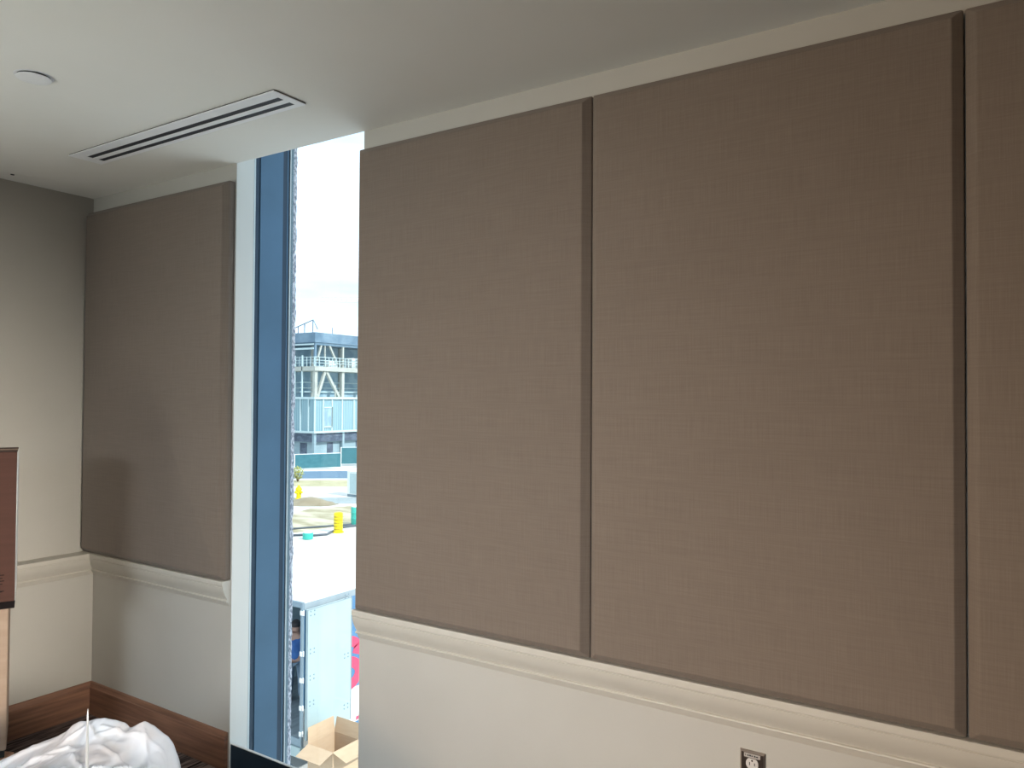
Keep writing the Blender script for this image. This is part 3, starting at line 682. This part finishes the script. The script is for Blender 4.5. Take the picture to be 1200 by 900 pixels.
# ------------------------------------------------------------------ building under construction
BX, BY = -64.5, 59.6
T = thing('unfinished_building', 'unfinished steel frame building with pale sheathed storey beyond the fence', 'building', (BX, BY, GZ))
YE, XE = 90, -95
ys = [BY + 4.35 * k for k in range(0, 8)]; xs = [BX - 4.6 * k for k in range(0, 7)]
levels = [(7.55, 8.85), (4.50, 5.25), (1.35, 1.62), (-3.40, -2.30)]
def slabb(z0, z1, m, name, ov=0.0): MB().box(XE, BX + ov, BY - ov, YE, z0, z1).build(name, m, T)
slabb(7.75, 8.86, M['steel_blue'], 'roof_band', .12)
slabb(4.55, 5.05, M['steel_white'], 'floor_beam', .20)
slabb(1.36, 1.62, M['pale_trim'], 'floor_beam', .20)
slabb(-2.45, -2.22, M['pale_trim'], 'floor_beam', .25)
slabb(-3.45, -2.45, M['soffit'], 'soffit_band', -.04)
MB().box(XE, BX - 2.6, BY + 2.6, YE, -2.2, 7.75).build('inner_wall', M['core'], T)
MB().box(XE, BX - .5, BY + .5, YE, GZ, -3.45).build('ground_floor_wall', M['lower_wall'], T)
for y in (62.0, 66.6, 71.2, 76): MB().box(BX - .52, BX - .46, y, y + .9, -4.9, -3.6).build('ground_floor_opening', M['soffit'], T)
for x in (-67.3, -70.5, -74): MB().box(x, x + 1.1, BY + .46, BY + .52, -4.9, -3.6).build('ground_floor_opening', M['soffit'], T)
# metal deck ribs under the roof
MB().box(XE, BX + .02, BY - .02, YE, 7.45, 7.75).build('metal_deck', M['deck'], T)
# sheathed storey with windows
MB().box(XE, BX, BY, YE, -2.22, 1.36).build('stud_sheathing', M['studs'], T)
for k, y in enumerate((61.0, 69.7, 78.4)):
    wf = MB()
    for (a, b, c, d) in ((y - .10, y, -1.75, .45), (y + 1.15, y + 1.25, -1.75, .45), (y - .1, y + 1.25, .35, .5), (y - .1, y + 1.25, -1.85, -1.7)): wf.box(BX, BX + .10, a, b, c, d)
    wo = wf.build('window_frame', M['pale_trim'], T)
    MB().box(BX + .005, BX + .03, y, y + 1.15, -1.7, .35).build('pane', M['core'], wo)
for y in (BY + .0, BY + 1.25, BY + 2.6, BY + 4.2, BY + 6.1, BY + 9.2, BY + 12.1):
    MB().box(BX, BX + .10, y - .09, y + .09, -2.22, 1.36).build('sheathing_trim', M['pale_trim'], T)
for x in (BX - .9, BX - 2.2, BX - 3.5, BX - 6): MB().box(x - .08, x + .08, BY - .10, BY, -2.22, 1.36).build('sheathing_trim', M['pale_trim'], T)
# columns
for k, y in enumerate(ys):
    MB().box(BX - .35, BX, y - .0 if k == 0 else y - .2, y + .42 if k == 0 else y + .2, 1.62, 4.55).build('column', M['steel_white'], T)
    MB().box(BX - .22, BX - .0, y - .0 if k == 0 else y - .11, y + .22 if k == 0 else y + .11, 5.05, 7.5).build('column', M['steel_white'] if k else M['steel_blue'], T)
    MB().box(BX - .35, BX - .0, y + .01, y + .3, GZ, -2.46).build('column', M['lower_wall'], T)
    MB().box(BX - 2.55, BX - 2.3, y + 1.7, y + 1.9, 1.62, 7.5).build('column', M['steel_white'], T)
for x in xs[1:]:
    MB().box(x - .2, x + .2, BY, BY + .35, 1.62, 4.55).build('column', M['steel_white'], T)
    MB().box(x - .12, x + .12, BY, BY + .24, 5.05, 7.5).build('column', M['steel_white'], T)
for x in (BX - 1.9, BX - 3.1): MB().box(x - .07, x + .07, BY - .2, BY - .06, 1.62, 6.3).build('column', M['pale_trim'], T)
# chevron braces on the side facing the yard, upright pair above and spread pair below
for k in (0, 2, 4):
    y0, y1 = ys[k], ys[k + 1]; ym = y0 + 1.65
    MB().bar((BX - .15, ym, 4.6), (BX - .15, y0 + .5, 1.62), .30, .30).build('brace', M['steel_white'], T)
    MB().bar((BX - .15, ym + .1, 4.6), (BX - .15, y1 - .55, 1.62), .30, .30).build('brace', M['steel_white'], T)
    MB().bar((BX - .1, y0 + 1.05, 7.6), (BX - .1, y0 + .35, 5.6), .18, .18).build('brace', M['steel_white'], T)
    MB().bar((BX - .1, y0 + 2.15, 7.6), (BX - .1, y0 + 3.5, 5.4), .20, .20).build('brace', M['steel_white'], T)
    MB().bar((BX - .1, y0 + 1.55, 7.6), (BX - .1, y0 + 1.55, 5.3), .12, .12).build('brace', M['steel_white'], T)
    MB().bar((BX - .1, y0 + 3.2, 3.0), (BX - .1, y0 + 3.2, 1.62), .12, .12).build('brace', M['steel_white'], T)
rl = MB()
for z in (5.45, 5.75, 6.1): rl.box(BX + .06, BX + .12, BY, YE, z - .03, z + .03); rl.box(XE, BX + .1, BY - .12, BY - .06, z - .03, z + .03)
y = BY
while y < YE: rl.box(BX + .05, BX + .13, y - .04, y + .04, 5.05, 6.15); y += .55 if (int(y) % 3) else .9
x = BX
while x > XE: rl.box(x - .04, x + .04, BY - .13, BY - .05, 5.05, 6.15); x -= .6
rl.build('guardrail', M['pale_trim'], T)
for y, h, d in ((62.0, .75, 1.3), (65.6, 1.2, .5), (66.8, 1.25, .7)):
    mb = MB(); mb.box(BX - 1.2, BX - .2, y, y + d, 5.05, 5.05 + h); mb.build('stored_material', M['white'], T, bevel=.1)
rh = MB()
for z in (2.2, 2.65, 3.3): rh.box(BX - 2.4, BX - 2.3, BY, YE, z - .05, z + .05); rh.box(XE, BX - 2.3, BY + 2.3, BY + 2.4, z - .05, z + .05)
rh.build('inner_railing', M['pale_trim'], T)
rf = MB(); rf.tube([(BX - 3.6, BY + .1, 9.45), (BX - .45, BY + .1, 10.28), (BX + .05, BY + .3, 9.2)], .06, 8)
for x, z in ((BX - .5, 10.25), (BX - 1.85, 9.9), (BX - 2.9, 9.6)): rf.tube([(x, BY + .1, 8.84), (x, BY + .1, z)], .06, 8)
for y in (62.3, 66.8, 71): rf.tube([(BX - .1, y, 8.84), (BX - .1, y, 9.6)], .05, 8)
rf.build('roof_edge_frame', M['steel_blue'], T)
MB().box(XE, BX - .05, BY - .16, BY - .12, 6.95, 7.15).build('edge_strip', M['pale_trim'], T)
MB().box(XE, BX - .05, BY - .16, BY - .12, 7.45, 7.6).build('edge_strip', M['pale_trim'], T)

# crane far behind
T = thing('tower_crane', 'hazy tower crane jib far away in the sky beside the building', 'crane', (-138, 151, GZ))
jb = MB(); p, q = Vector((-160, 150, 28.3)), Vector((-132, 151.3, 26.5)); n = 16
for a in ((0, .5, 0), (0, -.5, 0), (0, 0, 1.3)): jb.tube([p + Vector(a), q + Vector(a)], .09, 6)
for i in range(n):
    a = p.lerp(q, i / n); b = p.lerp(q, (i + 1) / n); m_ = a.lerp(b, .5) + Vector((0, 0, 1.3)); jb.tube([a + Vector((0, .5, 0)), m_, b + Vector((0, -.5, 0))], .06, 5)
jb.build('jib', M['crane'], T)
ms = MB()
for a, b in ((-.6, -.6), (.6, -.6), (.6, .6), (-.6, .6)): ms.tube([(-138 + a, 151 + b, GZ), (-138 + a, 151 + b, 33)], .12, 6)
for i in range(18):
    z = GZ + i * 2.1; ms.tube([(-138.6, 150.4, z), (-137.4, 150.4, z + 2.1)], .07, 5); ms.tube([(-137.4, 150.4, z), (-137.4, 151.6, z + 2.1)], .07, 5)
ms.build('mast', M['crane'], T)

# ------------------------------------------------------------------ fence with teal screens
def fence(pts, h, label, mesh_m):
    T = thing('screened_fence', label, 'fence', (*pts[0], GZ), 'site fences with teal screens')
    for a, b in zip(pts, pts[1:]):
        a, b = Vector((*a, GZ)), Vector((*b, GZ)); d = (b - a); n = Vector((-d.y, d.x, 0)).normalized() * .03
        MB().obox(a + UZ * .22, d, n, UZ * (h - .28)).build('screen', mesh_m, T)
        MB().tube([a + UZ * h, b + UZ * h], .035, 8).build('top_rail', M['galv'], T)
        k = max(1, round(d.length / 4.3))
        for i in range(k): c = a + d * i / k - n; MB().tube([c, c + UZ * (h + .03)], .05, 8).build('post', M['white'], T)
fence([(-88, 28.2), (-57.9, 51.0), (-55.9, 55.2)], 1.60, 'long low teal screened fence below the unfinished building', M['screen'])
fence([(-58.2, 57.5), (-54.6, 61.5), (-40, 76)], 1.95, 'taller teal fence section beside the window edge', M['screen'])

# ------------------------------------------------------------------ small site things
T = thing('traffic_drum', 'tall bright yellow banded drum standing on the sand', 'drum', (-29.78, 29.28, GZ))
pr = [(.30, 0), (.30, .05)]
for i in range(6): pr += [(.235, .06 + i * .165), (.235, .20 + i * .165), (.215, .205 + i * .165), (.215, .22 + i * .165)]
pr += [(.20, 1.06), (.12, 1.08)]
MB().lathe((-29.78, 29.28, GZ), pr, 24).build('drum_body', M['yellow'], T, smooth=30)
for i in range(5): MB().lathe((-29.78, 29.28, GZ), [(.238, .165 + i * .165), (.240, .17 + i * .165), (.240, .20 + i * .165), (.238, .205 + i * .165)], 24).build('dark_band', M['yellow_dark'], T)
T = thing('fire_hydrant', 'small yellow hydrant at the left edge of the dirt mound', 'hydrant', (-41.75, 37.2, GZ))
hx, hy = -41.75, 37.2
MB().lathe((hx, hy, GZ), [(.26, 0), (.26, .06), (.17, .08), (.17, .62), (.23, .64), (.23, .70), (.19, .80), (.09, .90), (.05, .93), (.05, 1.0)], 18).build('hydrant_body', M['yellow'], T, smooth=30)
for a in ((1, 0, 0), (-1, 0, 0), (0, -1, 0)):
    a = Vector(a); c = Vector((hx, hy, GZ + .5)); MB().tube([c + a * .12, c + a * .32], [.09, .09], 10).build('nozzle', M['yellow'], T)
# mound
mo = MB(); R_, S_ = 12, 28; L = []
for i in range(R_ + 1):
    t = i / R_; ring = []
    for k in range(S_):
        a = 2 * PI * k / S_; r = t * (1 + .14 * noise.noise(Vector((math.cos(a) * 1.5, math.sin(a) * 1.5, 0))))
        x = -39.5 + 1.9 * r * math.cos(a) - 1.0 * r * math.sin(a); y = 36.2 + 1.2 * r * math.sin(a) + 1.9 * r * math.cos(a) * .55
        z = .42 * (math.cos(min(1, t) * PI) * .5 + .5) + .06 * noise.noise(Vector((x * 2, y * 2, 0))) * (1 - t)
        ring.append((x, y, GZ + max(0.005, z)))
    L.append(ring)
L[0] = [Vector((-39.5, 36.2, GZ + .43)) + (Vector(p) - Vector((-39.5, 36.2, GZ + .43))) * .02 for p in L[0]]
tag(mo.loops(L).build('dirt_mound', M['dirt'], smooth=True), 'low brown dirt mound behind the sand yard', 'mound')
T = thing('site_cabin', 'white portable toilet cabin at the right edge of the window view', 'cabin', (-39.4, 40.6, GZ))
cb = MB(); cb.box(-40.05, -38.75, 40.2, 41.5, GZ + .18, GZ + 1.85); cb.build('cabin_body', M['white'], T, bevel=.05)
MB().loops([[(-40.1, 40.15, GZ + 1.85), (-38.7, 40.15, GZ + 1.85), (-38.7, 41.55, GZ + 1.85), (-40.1, 41.55, GZ + 1.85)], [(-39.9, 40.4, GZ + 2.05), (-38.9, 40.4, GZ + 2.05), (-38.9, 41.3, GZ + 2.05), (-39.9, 41.3, GZ + 2.05)]]).build('cabin_roof', M['white'], T)
MB().box(-39.75, -39.05, 40.17, 40.21, GZ + .25, GZ + 1.7).build('cabin_door', M['pale_trim'], T)
for y in (40.25, 41.3): MB().box(-40.05, -38.75, y, y + .15, GZ, GZ + .18).build('skid', M['gasket'], T)
for x, y, h, r, lab in ((-30.65, 31.55, 1.05, .32, 'teal plastic barrel half hidden at the right edge of the window view'), (-29.65, 27.05, .34, .26, 'small teal plastic tub on the pale ground near the trailer roof')):
    T = thing('plastic_barrel', lab, 'barrel', (x, y, GZ))
    MB().lathe((x, y, GZ), [(r * .85, 0), (r, h * .08), (r, h * .35), (r * 1.04, h * .38), (r, h * .41), (r, h * .66), (r * 1.04, h * .69), (r, h * .72), (r, h * .93), (r * .88, h)], 20).build('barrel_body', M['teal_plastic'], T, smooth=30)
    MB().lathe((x, y, GZ + h - .01), [(r * .9, 0), (r * .9, .03), (r * .82, .05)], 20).build('barrel_lid', M['white'], T)
hz = MB(); hp = [(-31.2, 26.6), (-30.6, 27.5), (-29.9, 27.6), (-29.6, 28.3), (-30.1, 29.1), (-30.45, 30.3), (-30.3, 31.2), (-29.2, 32.6)]
hz.tube([(x + .1 * math.sin(i * 2.1), y, GZ + .07) for i, (x, y) in enumerate(hp)], .06, 8)
tag(hz.build('ground_hose', M['black_hose'], smooth=True), 'dark hose lying on the ground past the yellow drum', 'hose')
hz = MB(); hp = [(-32.8, 27.6), (-31.9, 29.3), (-31.0, 30.9), (-29.5, 33)]
hz.tube([(x, y, GZ + .07) for x, y in hp], .05, 8)
tag(hz.build('ground_hose', M['black_hose'], smooth=True), 'dark hose along the sand edge behind the yellow drum', 'hose')
def shrub(x, y, h, w, m, label, nleaf=420):
    T = thing('shrub', label, 'shrub', (x, y, GZ)); st = MB(); lf = MB(); rnd = random.Random(int(x * 10))
    for k in range(7):
        a = rnd.uniform(0, 2 * PI); st.tube([(x, y, GZ), (x + w * .3 * math.cos(a), y + w * .3 * math.sin(a), GZ + h * .5), (x + w * .5 * math.cos(a), y + w * .5 * math.sin(a), GZ + h * .85)], [.035, .02, .008], 5)
    for k in range(nleaf):
        v = Vector((rnd.gauss(0, 1), rnd.gauss(0, 1), rnd.gauss(0, 1))).normalized() * rnd.uniform(.6, 1) ** .5
        c = Vector((x + v.x * w / 2, y + v.y * w / 2, GZ + h * .55 + v.z * h * .45)); d = Vector((rnd.uniform(-1, 1), rnd.uniform(-1, 1), rnd.uniform(-.3, 1))).normalized(); s_ = d.cross(v).normalized()
        l = .13; lf.add([c, c + d * l * .5 + s_ * l * .28, c + d * l, c + d * l * .5 - s_ * l * .28], [(0, 1, 2, 3)])
    st.build('stem', M['bark'], T); o = lf.build('foliage', m, T); o['kind'] = 'stuff'
shrub(-50.2, 44.6, 1.35, .95, M['leaf_yellow'], 'yellow green shrub left, on the verge by the road')
shrub(-54.6, 57.3, 1.7, 1.0, M['leaf'], 'bright green shrub in front of the taller fence section')

# ------------------------------------------------------------------ light
w = bpy.data.worlds.new('overcast_bright_sky'); SC.world = w; w.use_nodes = True; nt = w.node_tree; nt.nodes.clear()
out = nt.nodes.new('ShaderNodeOutputWorld'); bg = nt.nodes.new('ShaderNodeBackground'); nt.links.new(bg.outputs[0], out.inputs[0])
tc = nt.nodes.new('ShaderNodeTexCoord'); mp = nt.nodes.new('ShaderNodeMapping'); mp.inputs['Scale'].default_value = (1.3, 1.3, 7.5); mp.inputs['Location'].default_value = (0.3, .2, 1.15)
nt.links.new(tc.outputs['Generated'], mp.inputs[0]); ns = nt.nodes.new('ShaderNodeTexNoise'); ns.inputs['Scale'].default_value = 1.6; ns.inputs['Detail'].default_value = 4
nt.links.new(mp.outputs[0], ns.inputs['Vector']); cr = nt.nodes.new('ShaderNodeValToRGB')
cr.color_ramp.elements[0].position = .36; cr.color_ramp.elements[0].color = (.55, .72, .86, 1); cr.color_ramp.elements[1].position = .50; cr.color_ramp.elements[1].color = (.86, .95, 1.0, 1)
nt.links.new(ns.outputs['Fac'], cr.inputs[0]); nt.links.new(cr.outputs[0], bg.inputs['Color']); bg.inputs['Strength'].default_value = 1.85

def light(name, kind, loc, rot_to, energy, color, size=None, size_y=None):
    l = bpy.data.lights.new(name, kind); l.energy = energy; l.color = color
    if kind == 'AREA': l.shape = 'RECTANGLE'; l.size = size; l.size_y = size_y
    o = bpy.data.objects.new(name, l); COL.objects.link(o); o.location = loc
    o.rotation_euler = (Vector(rot_to) - Vector(loc)).to_track_quat('-Z', 'Y').to_euler()
    return o
s = light('sun', 'SUN', (30, 10, 30), (30 - .78, 10 + .06, 30 - .62), 5.5, (1.0, .96, .88)); s.data.angle = math.radians(1.2)
# unseen fill lights added at the back wall, beams shaped to darken the wall top
a_ = light('fill_back_cool', 'AREA', (-1.3, YB + .03, 2.1), (-2.3, WY, .40), 31, (.80, .89, .95), 2.2, .9); a_.data.spread = math.radians(44)
a_ = light('fill_back_warm', 'AREA', (-2.5, YB + .03, 1.9), (.5, WY, .45), 34, (1.0, .72, .47), 2.2, .9); a_.data.spread = math.radians(50)
# added fills at the left wall: cool one for the panels, uplight for the ceiling
a_ = light('fill_left_cool', 'AREA', (XLU + .03, -2.1, 1.6), (-1.0, 1.2, 1.6), 9, (.50, .78, 1.0), 1.8, 1.9)
a_ = light('fill_ceiling_up', 'AREA', (XLU + .03, -1.2, 1.0), (-2.3, .8, CEIL), 34, (.93, .98, .90), 1.2, 1.0); a_.data.spread = math.radians(95)
# narrow fill added at the right wall to brighten the left wall
a_ = light('fill_right_beam', 'AREA', (XR - .03, -.3, 2.1), (XL, .9, .55), 34, (1.0, .92, .80), 1.2, 1.0); a_.data.spread = math.radians(28)

# ------------------------------------------------------------------ camera
cam = bpy.data.cameras.new('camera'); cam.sensor_width = 36; cam.lens = 891.86 / 1200 * 36; cam.clip_start = .05; cam.clip_end = 1000
co = bpy.data.objects.new('camera', cam); COL.objects.link(co); SC.camera = co
yaw, pit, rol = .57124, .018475, .006066
F_ = Vector((-math.sin(yaw) * math.cos(pit), math.cos(yaw) * math.cos(pit), math.sin(pit))); R_ = Vector((math.cos(yaw), math.sin(yaw), 0)); U_ = R_.cross(F_)
R2 = R_ * math.cos(rol) + U_ * math.sin(rol); U2 = -R_ * math.sin(rol) + U_ * math.cos(rol)
m4 = Matrix((R2, U2, -F_)).transposed().to_4x4(); m4.translation = Vector((0, 0, 1.6255)); co.matrix_world = m4

SC.view_settings.view_transform = 'Standard'; SC.view_settings.look = 'None'; SC.view_settings.exposure = 0.0; SC.view_settings.gamma = 1.0
SC.view_settings.use_curve_mapping = False
SC.cycles.use_denoising = True
SC.cycles.max_bounces = 10; SC.cycles.diffuse_bounces = 6; SC.cycles.transparent_max_bounces = 12; SC.cycles.sample_clamp_indirect = 6
